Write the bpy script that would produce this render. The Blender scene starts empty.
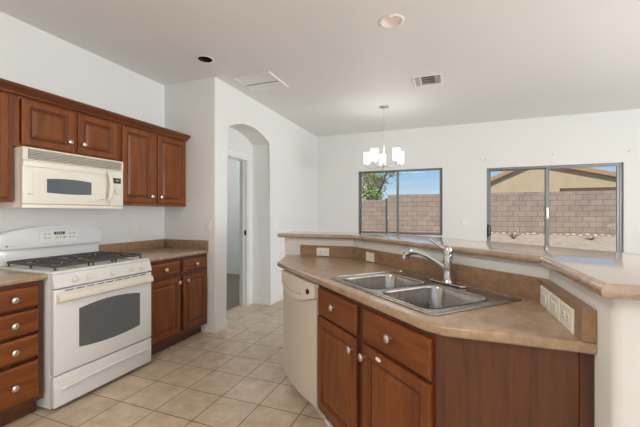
import bpy, bmesh, math, random
from mathutils import Vector, Matrix, Euler
random.seed(7)
S = bpy.context.scene
COL = S.collection
PI = math.pi

# ------------------------------------------------------------------ camera
cam_d = bpy.data.cameras.new('camera')
cam = bpy.data.objects.new('camera', cam_d); COL.objects.link(cam)
cam_d.sensor_width = 36.0
cam_d.lens = 335.46 / 640 * 36
cam_d.shift_y = 0.0
cam_d.clip_start = 0.05
cam.location = (0, 0, 1.3076)
cam.rotation_euler = (PI/2, 0, 0.3626)
S.camera = cam
# ------------------------------------------------------------------ view
S.view_settings.view_transform = 'Standard'
S.view_settings.look = 'None'
S.view_settings.exposure = -0.14
S.view_settings.gamma = 1.0
S.view_settings.use_curve_mapping = False
# ------------------------------------------------------------------ world: blue desert sky with a few small clouds
W = bpy.data.worlds.new('sky'); S.world = W; W.use_nodes = True
nt = W.node_tree; nt.nodes.clear()
o = nt.nodes.new('ShaderNodeOutputWorld'); bg = nt.nodes.new('ShaderNodeBackground')
tc = nt.nodes.new('ShaderNodeTexCoord'); sx = nt.nodes.new('ShaderNodeSeparateXYZ')
ra = nt.nodes.new('ShaderNodeValToRGB'); mp = nt.nodes.new('ShaderNodeMapping')
no = nt.nodes.new('ShaderNodeTexNoise'); cr = nt.nodes.new('ShaderNodeValToRGB'); mx = nt.nodes.new('ShaderNodeMix'); mx.data_type = 'RGBA'
L = nt.links.new
H0 = 2.80
L(tc.outputs['Generated'], sx.inputs[0]); L(sx.outputs['Z'], ra.inputs[0])
e = ra.color_ramp.elements
e[0].position = 0.0; e[0].color = (0.70, 0.84, 0.98, 1)
e[1].position = 1.0; e[1].color = (0.07, 0.20, 0.62, 1)
k = e.new(0.06); k.color = (0.56, 0.77, 0.97, 1)
k = e.new(0.18); k.color = (0.24, 0.50, 0.92, 1)
mp.inputs['Scale'].default_value = (3.0, 3.0, 26.0); mp.inputs['Location'].default_value = (0.35, 0.2, 0.55)
L(tc.outputs['Generated'], mp.inputs[0]); L(mp.outputs[0], no.inputs[0])
no.inputs['Scale'].default_value = 1.6; no.inputs['Detail'].default_value = 5
L(no.outputs[0], cr.inputs[0]); cr.color_ramp.elements[0].position = 0.56; cr.color_ramp.elements[1].position = 0.72
L(cr.outputs[0], mx.inputs[0]); L(ra.outputs[0], mx.inputs[6]); mx.inputs[7].default_value = (0.95, 0.96, 1, 1)
L(mx.outputs[2], bg.inputs[0]); bg.inputs[1].default_value = 1.0
L(bg.outputs[0], o.inputs[0])

def lamp(name, typ, loc, rot, power, color, size=None, size_y=None, **kw):
    d = bpy.data.lights.new(name, typ); d.energy = power; d.color = color
    if typ == 'AREA':
        d.shape = 'RECTANGLE'; d.size = size; d.size_y = size_y or size
    for a, b in kw.items(): setattr(d, a, b)
    ob = bpy.data.objects.new(name, d); COL.objects.link(ob); ob.location = loc; ob.rotation_euler = rot
    return ob
# sun from behind the house (the garden wall faces it); daylight assumed from unseen windows at the right; then added, unseen fill lamps
lamp('sun', 'SUN', (0, -5, 12), (math.radians(38), 0, math.radians(-14)), 5.0, (1.0, 0.93, 0.82), angle=0.01)
lamp('side_fill_assumed', 'AREA', (4.90, 1.2, 1.45), (0, PI/2, 0), 118, (1.0, 0.985, 0.965), 2.0, 3.0)  # added area lamp for daylight assumed to come from the right, window unseen
lamp('ceiling_fill_side', 'AREA', (4.90, 1.2, 1.2), (0, PI/2 + 1.0, 0), 225, (0.89, 0.945, 1.0), 1.2, 3.0)  # added fill aimed upward to brighten the ceiling
lamp('rear_fill', 'AREA', (0.9, -3.06, 1.5), (PI/2, 0, 0), 16, (1.0, 0.88, 0.74), 3.6, 1.9)  # added warm fill from behind the camera, source unseen
lamp('kitchen_fill', 'AREA', (-1.0, -0.7, H0 - 0.02), (0, 0, 0), 46, (1.0, 0.87, 0.72), 0.5, 1.2)  # added overhead fill to brighten the floor, no fixture modelled
lamp('family_room_fill', 'AREA', (2.6, 1.2, H0 - 0.02), (0, 0, 0), 12, (1.0, 0.97, 0.93), 0.8, 0.8)  # another added fill from above, also without a fixture

# ------------------------------------------------------------------ materials
def mat(name, col, rough=0.5, metal=0.0, spec=None, coat=0.0, coat_r=0.1, emis=None, es=0.0):
    m = bpy.data.materials.new(name); m.use_nodes = True
    b = m.node_tree.nodes['Principled BSDF']
    b.inputs['Base Color'].default_value = (*col, 1); b.inputs['Roughness'].default_value = rough
    b.inputs['Metallic'].default_value = metal
    if spec is not None: b.inputs['Specular IOR Level'].default_value = spec
    b.inputs['Coat Weight'].default_value = coat; b.inputs['Coat Roughness'].default_value = coat_r
    if emis: b.inputs['Emission Color'].default_value = (*emis, 1); b.inputs['Emission Strength'].default_value = es
    return m
def nodes(m): return m.node_tree.nodes, m.node_tree.links.new, m.node_tree.nodes['Principled BSDF']
def noise_color(m, stops, scale=5.0, stretch=(1, 1, 1), detail=4.0, rough=0.55, coord='Object', bump=0.0, bscale=None, dist=0.0):
    N, K, b = nodes(m)
    t = N.new('ShaderNodeTexCoord'); p = N.new('ShaderNodeMapping'); p.inputs['Scale'].default_value = stretch
    n = N.new('ShaderNodeTexNoise'); n.inputs['Scale'].default_value = scale; n.inputs['Detail'].default_value = detail
    n.inputs['Roughness'].default_value = rough; n.inputs['Distortion'].default_value = dist
    r = N.new('ShaderNodeValToRGB')
    K(t.outputs[coord], p.inputs[0]); K(p.outputs[0], n.inputs[0]); K(n.outputs[0], r.inputs[0]); K(r.outputs[0], b.inputs['Base Color'])
    els = r.color_ramp.elements
    els[0].position, els[0].color = stops[0][0], (*stops[0][1], 1)
    els[1].position, els[1].color = stops[-1][0], (*stops[-1][1], 1)
    for q, c in stops[1:-1]:
        x = els.new(q); x.color = (*c, 1)
    if bump:
        bp = N.new('ShaderNodeBump'); bp.inputs['Strength'].default_value = bump; bp.inputs['Distance'].default_value = 0.002
        if bscale:
            n2 = N.new('ShaderNodeTexNoise'); n2.inputs['Scale'].default_value = bscale; n2.inputs['Detail'].default_value = 3
            K(t.outputs[coord], n2.inputs[0]); K(n2.outputs[0], bp.inputs['Height'])
        else: K(n.outputs[0], bp.inputs['Height'])
        K(bp.outputs[0], b.inputs['Normal'])
    return m
def bumped(m, scale, strength, dist=0.002):
    N, K, b = nodes(m)
    t = N.new('ShaderNodeTexCoord'); n = N.new('ShaderNodeTexNoise'); n.inputs['Scale'].default_value = scale; n.inputs['Detail'].default_value = 4
    bp = N.new('ShaderNodeBump'); bp.inputs['Strength'].default_value = strength; bp.inputs['Distance'].default_value = dist
    K(t.outputs['Object'], n.inputs[0]); K(n.outputs[0], bp.inputs['Height']); K(bp.outputs[0], b.inputs['Normal'])
    return m
M = {}
M['wall'] = bumped(mat('wall_paint', (0.78, 0.78, 0.765), 0.7, spec=0.25), 35, 0.12)
M['ceil'] = bumped(mat('ceiling_paint', (0.80, 0.80, 0.79), 0.55, spec=0.35), 14, 0.16, 0.004)
M['trim'] = mat('trim_paint', (0.82, 0.82, 0.80), 0.4)
WOOD = [(0.25, (0.110, 0.027, 0.006)), (0.5, (0.185, 0.051, 0.010)), (0.78, (0.265, 0.082, 0.018))]
def wood(name, stretch):
    m = mat(name, (0.2, 0.06, 0.02), 0.40, spec=0.35, coat=0.10, coat_r=0.15)
    return noise_color(m, WOOD, 3.2, stretch, 6, 0.62, bump=0.05, dist=0.7)
M['wood_v'] = wood('cherry_wood_upright', (7, 7, 0.8))
M['wood_h'] = wood('cherry_wood_level', (0.8, 7, 7))
M['wood_dark'] = noise_color(mat('cherry_wood_frame', (0.1, 0.03, 0.01), 0.4, coat=0.3, coat_r=0.25), [(0.3, (0.060, 0.014, 0.005)), (0.7, (0.125, 0.031, 0.009))], 3.2, (6, 6, 0.8), 5)
M['wood_panel'] = noise_color(mat('cherry_veneer', (0.1, 0.03, 0.01), 0.4, coat=0.15, coat_r=0.2), [(0.3, (0.060, 0.017, 0.004)), (0.7, (0.140, 0.044, 0.010))], 4.5, (9, 9, 0.6), 7, 0.7)
M['counter'] = noise_color(mat('tan_laminate', (0.3, 0.2, 0.12), 0.30, coat=0.25, coat_r=0.12),
    [(0.30, (0.285, 0.185, 0.110)), (0.5, (0.40, 0.275, 0.180)), (0.70, (0.50, 0.365, 0.25))], 16, (1, 1, 1), 8, 0.7)
M['splash'] = noise_color(mat('brown_laminate', (0.3, 0.2, 0.12), 0.34),
    [(0.30, (0.215, 0.125, 0.066)), (0.5, (0.30, 0.182, 0.103)), (0.70, (0.39, 0.25, 0.152))], 22, (1, 1, 1), 8, 0.7)
M['bar'] = noise_color(mat('bar_laminate', (0.3, 0.2, 0.12), 0.25, coat=1.0, coat_r=0.10),
    [(0.30, (0.285, 0.185, 0.110)), (0.5, (0.40, 0.275, 0.180)), (0.70, (0.50, 0.365, 0.25))], 16, (1, 1, 1), 8, 0.7)
M['bar'].node_tree.nodes['Principled BSDF'].inputs['Coat IOR'].default_value = 2.0
M['wood_crown'] = noise_color(mat('cherry_wood_crown', (0.1, 0.03, 0.01), 0.4, coat=0.1, coat_r=0.2), [(0.3, (0.085, 0.022, 0.005)), (0.7, (0.175, 0.052, 0.011))], 3.2, (0.8, 7, 7), 5)
M['glaze'] = mat('dark_glaze_in_grooves', (0.035, 0.009, 0.004), 0.5)
M['white'] = mat('white_enamel', (0.79, 0.80, 0.80), 0.22, coat=0.4, coat_r=0.08)
M['cream'] = mat('cream_plastic', (0.80, 0.76, 0.67), 0.35)
M['almond'] = mat('almond_plastic', (0.78, 0.745, 0.655), 0.33)
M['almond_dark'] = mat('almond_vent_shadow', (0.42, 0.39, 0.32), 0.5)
M['bisque'] = mat('bisque_enamel', (0.60, 0.55, 0.465), 0.3)
M['bisque_panel'] = mat('bisque_panel_plastic', (0.68, 0.63, 0.54), 0.35)
M['black'] = mat('black_plastic', (0.012, 0.012, 0.013), 0.4)
M['iron'] = mat('cast_iron', (0.075, 0.066, 0.062), 0.5)
M['burner'] = mat('burner_aluminium', (0.42, 0.38, 0.34), 0.45, metal=0.6)
M['oven_glass'] = noise_color(mat('oven_window_glass', (0.1, 0.1, 0.1), 0.16, coat=0.5, coat_r=0.05), [(0.4, (0.115, 0.125, 0.13)), (0.6, (0.14, 0.15, 0.155))], 260, (1, 1, 1), 1)
M['mw_glass'] = mat('microwave_window_glass', (0.09, 0.11, 0.13), 0.08, coat=0.6, coat_r=0.03)
M['lcd'] = mat('display_glass', (0.05, 0.05, 0.03), 0.2)
M['lcd_digit'] = mat('display_segments', (0.35, 0.38, 0.22), 0.4, emis=(0.5, 0.6, 0.3), es=0.25)
M['grey'] = mat('grey_print', (0.32, 0.32, 0.31), 0.5)
M['nickel'] = mat('brushed_nickel', (0.70, 0.68, 0.64), 0.28, metal=1.0)
M['chrome'] = mat('chrome', (0.56, 0.565, 0.57), 0.10, metal=1.0)
M['steel'] = noise_color(mat('stainless_steel', (0.6, 0.6, 0.6), 0.24, metal=1.0), [(0.3, (0.36, 0.345, 0.325)), (0.7, (0.47, 0.455, 0.435))], 30, (1, 1, 0.05), 3)
M['plate'] = mat('ivory_plate', (0.84, 0.82, 0.76), 0.35)
M['plate_white'] = mat('white_plate', (0.82, 0.82, 0.80), 0.35)
M['slot'] = mat('socket_slot', (0.10, 0.09, 0.08), 0.6)
M['alu'] = mat('window_aluminium', (0.22, 0.22, 0.215), 0.4, metal=0.5)
M['alu_dark'] = mat('window_track', (0.10, 0.105, 0.11), 0.45, metal=0.4)
M['shade'] = mat('frosted_shade', (0.9, 0.9, 0.9), 0.4, emis=(1.0, 0.98, 0.95), es=0.62)
M['bulb'] = mat('warm_bulb', (1, 1, 1), 0.4, emis=(1.0, 0.92, 0.86), es=0.8)
M['can'] = mat('recessed_baffle', (0.56, 0.47, 0.43), 0.5)
M['can_dark'] = mat('black_baffle', (0.006, 0.006, 0.006), 0.6)
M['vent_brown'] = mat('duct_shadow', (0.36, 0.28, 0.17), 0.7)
M['carpet'] = noise_color(mat('brown_carpet', (0.2, 0.17, 0.13), 0.95), [(0.3, (0.15, 0.125, 0.095)), (0.7, (0.26, 0.22, 0.17))], 90)
# glass: clear pane that reflects by Fresnel
g = bpy.data.materials.new('clear_glass'); g.use_nodes = True; gn = g.node_tree; gn.nodes.clear()
go = gn.nodes.new('ShaderNodeOutputMaterial'); gm = gn.nodes.new('ShaderNodeMixShader'); gt = gn.nodes.new('ShaderNodeBsdfTransparent'); gg = gn.nodes.new('ShaderNodeBsdfGlossy')
gm.inputs[0].default_value = 0.003; gg.inputs['Roughness'].default_value = 0.0
gt.inputs[0].default_value = (0.97, 0.98, 0.97, 1)
gn.links.new(gt.outputs[0], gm.inputs[1]); gn.links.new(gg.outputs[0], gm.inputs[2]); gn.links.new(gm.outputs[0], go.inputs[0])
M['glass'] = g
# floor tile: square grid with mortar
def brick_mat(name, w, h, mortar, c1, c2, cm, offset, loc, rot=None, rough=0.5, stain=None, bump=0.3, dist=0.004, coat=0.0):
    m = mat(name, c1, rough, coat=coat, coat_r=0.2); N, K, b = nodes(m)
    t = N.new('ShaderNodeTexCoord'); p = N.new('ShaderNodeMapping'); p.inputs['Location'].default_value = loc
    if rot: p.inputs['Rotation'].default_value = rot
    br = N.new('ShaderNodeTexBrick'); br.offset = offset; br.squash = 1.0
    br.inputs['Scale'].default_value = 1.0; br.inputs['Brick Width'].default_value = w; br.inputs['Row Height'].default_value = h
    br.inputs['Mortar Size'].default_value = mortar; br.inputs['Mortar Smooth'].default_value = 0.1; br.inputs['Bias'].default_value = 0
    br.inputs['Color1'].default_value = (*c1, 1); br.inputs['Color2'].default_value = (*c2, 1); br.inputs['Mortar'].default_value = (*cm, 1)
    K(t.outputs['Object'], p.inputs[0]); K(p.outputs[0], br.inputs[0])
    out = br.outputs['Color']
    if stain:
        n = N.new('ShaderNodeTexNoise'); n.inputs['Scale'].default_value = stain[0]; n.inputs['Detail'].default_value = 6; n.inputs['Roughness'].default_value = 0.65
        r = N.new('ShaderNodeValToRGB'); r.color_ramp.elements[0].position = 0.35; r.color_ramp.elements[1].position = 0.68
        r.color_ramp.elements[0].color = (*stain[1], 1); r.color_ramp.elements[1].color = (*stain[2], 1)
        x = N.new('ShaderNodeMix'); x.data_type = 'RGBA'; x.blend_type = 'MULTIPLY'; x.inputs[0].default_value = 1.0
        K(t.outputs['Object'], n.inputs[0]); K(n.outputs[0], r.inputs[0]); K(out, x.inputs[6]); K(r.outputs[0], x.inputs[7]); out = x.outputs[2]
    K(out, b.inputs['Base Color'])
    bp = N.new('ShaderNodeBump'); bp.inputs['Strength'].default_value = bump; bp.inputs['Distance'].default_value = dist; bp.invert = True
    K(br.outputs['Fac'], bp.inputs['Height']); K(bp.outputs[0], b.inputs['Normal'])
    return m
T = 0.3055
M['tile'] = brick_mat('floor_tile', T, T, 0.0036, (0.61, 0.51, 0.395), (0.67, 0.565, 0.445), (0.17, 0.13, 0.095), 0.0, (2.12 + 20*T, -1.69 + 30*T, 0),
                      rough=0.38, stain=(9.0, (0.80, 0.73, 0.66), (1.06, 1.05, 1.04)), coat=0.15)
M['block'] = brick_mat('garden_block', 0.40, 0.20, 0.008, (0.32, 0.25, 0.205), (0.37, 0.29, 0.24), (0.17, 0.13, 0.11), 0.5, (0, 0, 0), rot=(PI/2, 0, 0),
                       rough=0.9, stain=(3.0, (0.86, 0.85, 0.84), (1.08, 1.07, 1.05)), bump=0.5)
M['stucco'] = noise_color(mat('tan_stucco', (0.6, 0.5, 0.35), 0.9), [(0.3, (0.50, 0.385, 0.245)), (0.7, (0.58, 0.455, 0.30))], 2.0, bump=0.4, bscale=30)
M['stucco_pink'] = noise_color(mat('pink_stucco', (0.6, 0.5, 0.4), 0.9), [(0.3, (0.56, 0.45, 0.37)), (0.7, (0.63, 0.51, 0.42))], 2.0, bump=0.4, bscale=30)
M['fascia'] = mat('fascia_paint', (0.46, 0.27, 0.17), 0.7)
M['rooftile'] = noise_color(mat('clay_roof_tile', (0.5, 0.25, 0.15), 0.8), [(0.3, (0.40, 0.20, 0.12)), (0.7, (0.62, 0.36, 0.23))], 6)
M['beam'] = mat('brown_beam', (0.17, 0.085, 0.05), 0.7)
M['gravel'] = noise_color(mat('desert_gravel', (0.6, 0.5, 0.4), 0.95), [(0.38, (0.16, 0.115, 0.08)), (0.48, (0.44, 0.335, 0.24)), (0.62, (0.66, 0.54, 0.415))], 7, (1, 1, 1), 12, 0.9, bump=1.0, bscale=25)
M['patio'] = mat('patio_concrete', (0.42, 0.38, 0.33), 0.9)
M['stone'] = noise_color(mat('pale_stone', (0.6, 0.5, 0.4), 0.9), [(0.3, (0.40, 0.31, 0.23)), (0.7, (0.68, 0.56, 0.43))], 8)
M['bark'] = mat('grey_bark', (0.16, 0.12, 0.09), 0.9)
M['leaf'] = noise_color(mat('mesquite_leaf', (0.2, 0.3, 0.1), 0.7), [(0.3, (0.16, 0.24, 0.07)), (0.7, (0.36, 0.46, 0.18))], 4)
M['twig'] = mat('dry_twig', (0.24, 0.19, 0.15), 0.9)
M['roof'] = mat('roof_deck', (0.4, 0.35, 0.3), 0.9)

# ------------------------------------------------------------------ mesh helpers
def finish(name, bm, material, parent=None, smooth=True, angle=35, world=False, loc=(0, 0, 0)):
    """one mesh object; bm is in the parent's local space (world=True: world space)"""
    bmesh.ops.remove_doubles(bm, verts=bm.verts[:], dist=1e-6)
    bmesh.ops.recalc_face_normals(bm, faces=bm.faces[:])
    me = bpy.data.meshes.new(name)
    if parent is not None and world:
        bm.transform(WM[parent.name].inverted())
    elif parent is None and any(loc):
        bm.transform(Matrix.Translation(-Vector(loc)))
    if smooth:
        ca = math.radians(angle)
        for f in bm.faces: f.smooth = True
        for ed in bm.edges:
            if len(ed.link_faces) == 2 and ed.calc_face_angle(0) > ca: ed.smooth = False
    bm.to_mesh(me); bm.free()
    me.materials.append(material)
    if any(p.material_index for p in me.polygons): me.materials.append(M['glaze'])
    ob = bpy.data.objects.new(name, me); COL.objects.link(ob)
    if parent is not None: ob.parent = parent
    else: ob.location = loc
    return ob
WM = {}
def thing(name, label, cat, loc=(0, 0, 0), rz=0.0, group=None):
    ob = bpy.data.objects.new(name, None); COL.objects.link(ob); ob.empty_display_size = 0.1
    ob.location = loc; ob.rotation_euler = (0, 0, rz); ob['label'] = label; ob['category'] = cat
    if group: ob['group'] = group
    WM[ob.name] = Matrix.Translation(Vector(loc)) @ Matrix.Rotation(rz, 4, 'Z')
    return ob
def tag(ob, label, cat, group=None):
    ob['label'] = label; ob['category'] = cat
    if group: ob['group'] = group
    return ob
def struct(name, bm, material, parent=None, **kw):
    ob = finish(name, bm, material, parent, **kw)
    if parent is None: ob['kind'] = 'structure'
    return ob
def NB(): return bmesh.new()
def box(bm, x0, x1, y0, y1, z0, z1, bev=0.0, seg=2):
    vs = [bm.verts.new(p) for p in ((x0,y0,z0),(x1,y0,z0),(x1,y1,z0),(x0,y1,z0),(x0,y0,z1),(x1,y0,z1),(x1,y1,z1),(x0,y1,z1))]
    fs = [bm.faces.new([vs[i] for i in q]) for q in ((3,2,1,0),(4,5,6,7),(0,1,5,4),(1,2,6,5),(2,3,7,6),(3,0,4,7))]
    if bev:
        ed = list({e for f in fs for e in f.edges})
        bmesh.ops.bevel(bm, geom=ed, offset=bev, segments=seg, profile=0.5, affect='EDGES', clamp_overlap=True)
    return bm
def bx(*a, **k): return box(NB(), *a, **k)
def prism(bm, pts, z0, z1):
    a = [bm.verts.new((x, y, z0)) for x, y in pts]; b = [bm.verts.new((x, y, z1)) for x, y in pts]
    n = len(pts)
    bm.faces.new(list(reversed(a))); bm.faces.new(b)
    for i in range(n): bm.faces.new((a[i], a[(i+1) % n], b[(i+1) % n], b[i]))
    return a, b
def lathe(bm, prof, seg=20, mtx=None, cap=True):
    """prof: (radius, height) pairs about local Z"""
    rings = []
    for r, z in prof:
        ring = []
        for i in range(seg):
            a = 2*PI*i/seg; v = Vector((r*math.cos(a), r*math.sin(a), z))
            ring.append(bm.verts.new(mtx @ v if mtx else v))
        rings.append(ring)
    for A, B in zip(rings, rings[1:]):
        for i in range(seg): bm.faces.new((A[i], A[(i+1) % seg], B[(i+1) % seg], B[i]))
    if cap:
        bm.faces.new(list(reversed(rings[0]))); bm.faces.new(rings[-1])
    return bm
def tube(bm, pts, rad, seg=10, closed=False):
    pts = [Vector(p) for p in pts]; n = len(pts)
    rad = rad if isinstance(rad, (list, tuple)) else [rad]*n
    rings = []; up = None
    for i, p in enumerate(pts):
        a = pts[i-1] if (i or closed) else p; b = pts[(i+1) % n] if (i < n-1 or closed) else p
        d = (b - a).normalized()
        if up is None:
            up = Vector((0, 0, 1)) if abs(d.z) < 0.9 else Vector((1, 0, 0))
        s_ = d.cross(up).normalized(); up = s_.cross(d).normalized()
        rings.append([bm.verts.new(p + (s_*math.cos(2*PI*k/seg) + up*math.sin(2*PI*k/seg))*rad[i]) for k in range(seg)])
    for i in range(n if closed else n-1):
        A, B = rings[i], rings[(i+1) % n]
        for k in range(seg): bm.faces.new((A[k], A[(k+1) % seg], B[(k+1) % seg], B[k]))
    if not closed:
        bm.faces.new(list(reversed(rings[0]))); bm.faces.new(rings[-1])
    return bm
def smooth_path(pts, n=6):
    P = [Vector(p) for p in pts]; out = []
    for i in range(len(P)-1):
        p0 = P[max(i-1, 0)]; p1 = P[i]; p2 = P[i+1]; p3 = P[min(i+2, len(P)-1)]
        for k in range(n):
            t = k/n
            out.append(0.5*((2*p1) + (p2-p0)*t + (2*p0-5*p1+4*p2-p3)*t*t + (3*p1-p0-3*p2+p3)*t**3))
    out.append(P[-1]); return out
def offset_poly(pts, d):
    """inward mitred offset of a counter-clockwise polygon"""
    n = len(pts); out = []
    for i in range(n):
        p, a, b = Vector(pts[i]), Vector(pts[i-1]), Vector(pts[(i+1) % n])
        e1 = (p-a).normalized(); e2 = (b-p).normalized()
        n1 = Vector((-e1.y, e1.x)); n2 = Vector((-e2.y, e2.x)); m = (n1+n2)
        m = m / max(0.2, m.dot(n1)) if m.length > 1e-6 else n1
        out.append((p.x + m.x*d, p.y + m.y*d))
    return out
def fill_holes(bm, loops):
    es = []
    for lp in loops:
        n = len(lp)
        for i in range(n):
            e_ = bm.edges.get((lp[i], lp[(i+1) % n])) or bm.edges.new((lp[i], lp[(i+1) % n])); es.append(e_)
    bmesh.ops.triangle_fill(bm, use_beauty=True, use_dissolve=False, edges=es)
def slab(pts, z0, z1, nose=0.0, holes=(), seg=5):
    """plate with rounded rim (nose = radius of the rounding) and straight holes"""
    bm = NB(); th = z1 - z0; r = min(nose, th/2)
    prof = []
    if r > 0:
        for k in range(seg+1):
            a = PI/2*k/seg; prof.append((r*(1-math.sin(a)), z0 + r*(1-math.cos(a))))
        for k in range(seg+1):
            a = PI/2*k/seg; prof.append((r*(1-math.cos(a)), z1 - r*(1-math.sin(a))))
    else: prof = [(0, z0), (0, z1)]
    rings = [[bm.verts.new((x, y, z)) for x, y in (offset_poly(pts, d) if d > 1e-7 else pts)] for d, z in prof]
    n = len(pts)
    for A, B in zip(rings, rings[1:]):
        for i in range(n): bm.faces.new((A[i], A[(i+1) % n], B[(i+1) % n], B[i]))
    lo, hi = [rings[0]], [rings[-1]]
    for h in holes:
        a = [bm.verts.new((x, y, z0)) for x, y in h]; b = [bm.verts.new((x, y, z1)) for x, y in h]; q = len(h)
        for i in range(q): bm.faces.new((a[i], b[i], b[(i+1) % q], a[(i+1) % q]))
        lo.append(a); hi.append(b)
    fill_holes(bm, lo); fill_holes(bm, hi)
    return bm
def rrect(x0, x1, y0, y1, r, n=6):
    out = []
    for cx, cy, a0 in ((x1-r, y0+r, -PI/2), (x1-r, y1-r, 0), (x0+r, y1-r, PI/2), (x0+r, y0+r, PI)):
        for k in range(n+1):
            a = a0 + PI/2*k/n; out.append((cx + r*math.cos(a), cy + r*math.sin(a)))
    return out
def circle(cx, cy, r, n=28): return [(cx + r*math.cos(2*PI*i/n), cy + r*math.sin(2*PI*i/n)) for i in range(n)]
def fpanel(bm, x0, x1, z0, z1, yf, th, prof):
    """front-facing (-y) panel: prof = (inset, depth behind the front) nested rectangles"""
    rings = [[(x0, z0), (x1, z0), (x1, z1), (x0, z1)]]
    vs = [[bm.verts.new((x, yf+th, z)) for x, z in rings[0]]]
    for i, d in prof:
        vs.append([bm.verts.new((x, yf+d, z)) for x, z in ((x0+i, z0+i), (x1-i, z0+i), (x1-i, z1-i), (x0+i, z1-i))])
    for A, B in zip(vs, vs[1:]):
        for k in range(4): bm.faces.new((A[k], A[(k+1) % 4], B[(k+1) % 4], B[k]))
    bm.faces.new(list(reversed(vs[0]))); bm.faces.new(vs[-1])
    if prof is DOOR:
        for f in bm.faces:
            dd = [v.co.y-yf for v in f.verts]
            if min(dd) > 0.0035 and max(dd) < 0.0125 and 4 < len(prof): f.material_index = 1
    return bm
DOOR = [(0, 0.006), (0.003, 0.002), (0.006, 0), (0.046, 0), (0.0475, 0.004), (0.0515, 0.0045), (0.053, 0.002), (0.056, 0.003), (0.060, 0.009), (0.064, 0.0095), (0.080, 0.003), (0.084, 0.002)]
DRAWER = [(0, 0.009), (0.003, 0.005), (0.009, 0.002), (0.013, 0.0)]
KNOB = [(r_*1.22, h_*1.08) for r_, h_ in [(0.0055, 0.0), (0.0055, 0.004), (0.0045, 0.010), (0.0055, 0.014), (0.0135, 0.018), (0.0155, 0.021), (0.0150, 0.024), (0.0105, 0.0275), (0.004, 0.029)]]
def knob_on(parent, x, yf, z, s=1.0, label=None):
    mt = Matrix.Translation((x, yf, z)) @ Matrix.Rotation(PI/2, 4, 'X')
    kb = finish('knob', lathe(NB(), [(r*s, h*s) for r, h in KNOB], 16, mt), M['nickel'], parent)
    kb['label'] = label or 'brushed nickel knob'
    return kb
def door_on(root, x0, x1, z0, z1, yf, kn=None, prof=DOOR, material='wood_v', th=0.02):
    d = finish('door', fpanel(NB(), x0, x1, z0, z1, yf, th, prof), M[material], root, smooth=False)
    if kn: knob_on(d, kn[0], yf, kn[1])
    return d
def drawer_on(root, x0, x1, z0, z1, yf, kn=True, th=0.02, name='drawer'):
    d = finish(name, fpanel(NB(), x0, x1, z0, z1, yf, th, DRAWER), M['wood_h'], root, smooth=False)
    if kn: knob_on(d, (x0+x1)/2, yf, (z0+z1)/2)
    return d

# ------------------------------------------------------------------ the room
H = 2.80; XL = -3.0857; XA = -2.366; YC = 3.017; YB = 6.09; XD = -2.65; XR = 5.0; YR = -3.2
struct('floor', bx(XL-0.15, XR+0.15, YR-0.15, YB, -0.12, 0.0), M['tile'], smooth=False)
# ceiling with round holes for the two recessed lights and square ones for the vents
cans = [(-2.19, 2.64, 0.068), (-0.405, 2.632, 0.078)]
vent_sq = [(-0.335, -0.068, 3.80, 4.06)]
outer = [(XL-1.9, YR-0.15), (XR+0.15, YR-0.15), (XR+0.15, YB+0.15), (XL-1.9, YB+0.15)]
holes = [circle(x, y, r) for x, y, r in cans] + [[(a, c), (b, c), (b, d), (a, d)] for a, b, c, d in vent_sq]
struct('ceiling', slab(outer, H, H+0.06, 0, holes), M['ceil'], smooth=False)
struct('roof', bx(XL-2.2, XR+0.6, YR-0.6, YB+0.75, H+0.26, H+0.42), M['roof'], smooth=False)  # unseen; overhang added to keep the sun out of the openings
struct('trim_5', box(box(box(box(NB(), XL-1.9, XR+.15, YB+0.05, YB+0.15, H+0.06, H+0.26), XL-1.9, XR+.15, YR-0.15, YR-.05, H+0.06, H+0.26), XL-1.9, XL-1.8, YR-.05, YB+.05, H+.06, H+.26), XR+.05, XR+.15, YR-.05, YB+.05, H+.06, H+.26), M['roof'], smooth=False)
struct('wall_left', bx(XL-0.12, XL, YR, YC, 0, H), M['wall'], smooth=False)
struct('wall_return', bx(XL-0.12, XD, YC, YC+0.12, 0, H), M['wall'], smooth=False)
# wall with the arched opening, one outline extruded, rounded corners
ay0, ay1, zs, zp = 3.224, 4.224, 2.295, 2.432
hw = (ay1-ay0)/2; rise = zp-zs; R_ = (hw*hw + rise*rise)/(2*rise); acy = zp - R_; am = (ay0+ay1)/2
arc = []
a0 = math.asin(hw/R_)
for k in range(25):
    a = -a0 + 2*a0*k/24; arc.append((am + R_*math.sin(a), acy + R_*math.cos(a)))
outl = [(YC, 0), (ay0, 0)] + arc + [(ay1, 0), (YB, 0), (YB, H), (YC, H)]
bm = NB()
A = [bm.verts.new((XA, y, z)) for y, z in outl]; B = [bm.verts.new((XD, y, z)) for y, z in outl]
n = len(outl)
bm.faces.new(A); bm.faces.new(list(reversed(B)))
for i in range(n): bm.faces.new((A[i], B[i], B[(i+1) % n], A[(i+1) % n]))
bev = []
for i in list(range(1, 1+len(arc)+1)) + [n-1]:
    e_ = bm.edges.get((A[i], A[(i+1) % n]));  bev.append(e_)
bmesh.ops.bevel(bm, geom=bev, offset=0.016, segments=4, profile=0.5, affect='EDGES')
struct('wall_arch', bm, M['wall'], angle=25)
# wall behind the arch with a doorway in it
dy0, dy1, dz = 3.33, 4.085, 2.075
b_ = NB()
box(b_, XD-0.12, XD, dy1, YB, 0, H); box(b_, XD-0.12, XD, YC+0.12, dy0, 0, H); box(b_, XD-0.12, XD, dy0, dy1, dz, H)
struct('wall_doorway', b_, M['wall'], smooth=False)
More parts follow.
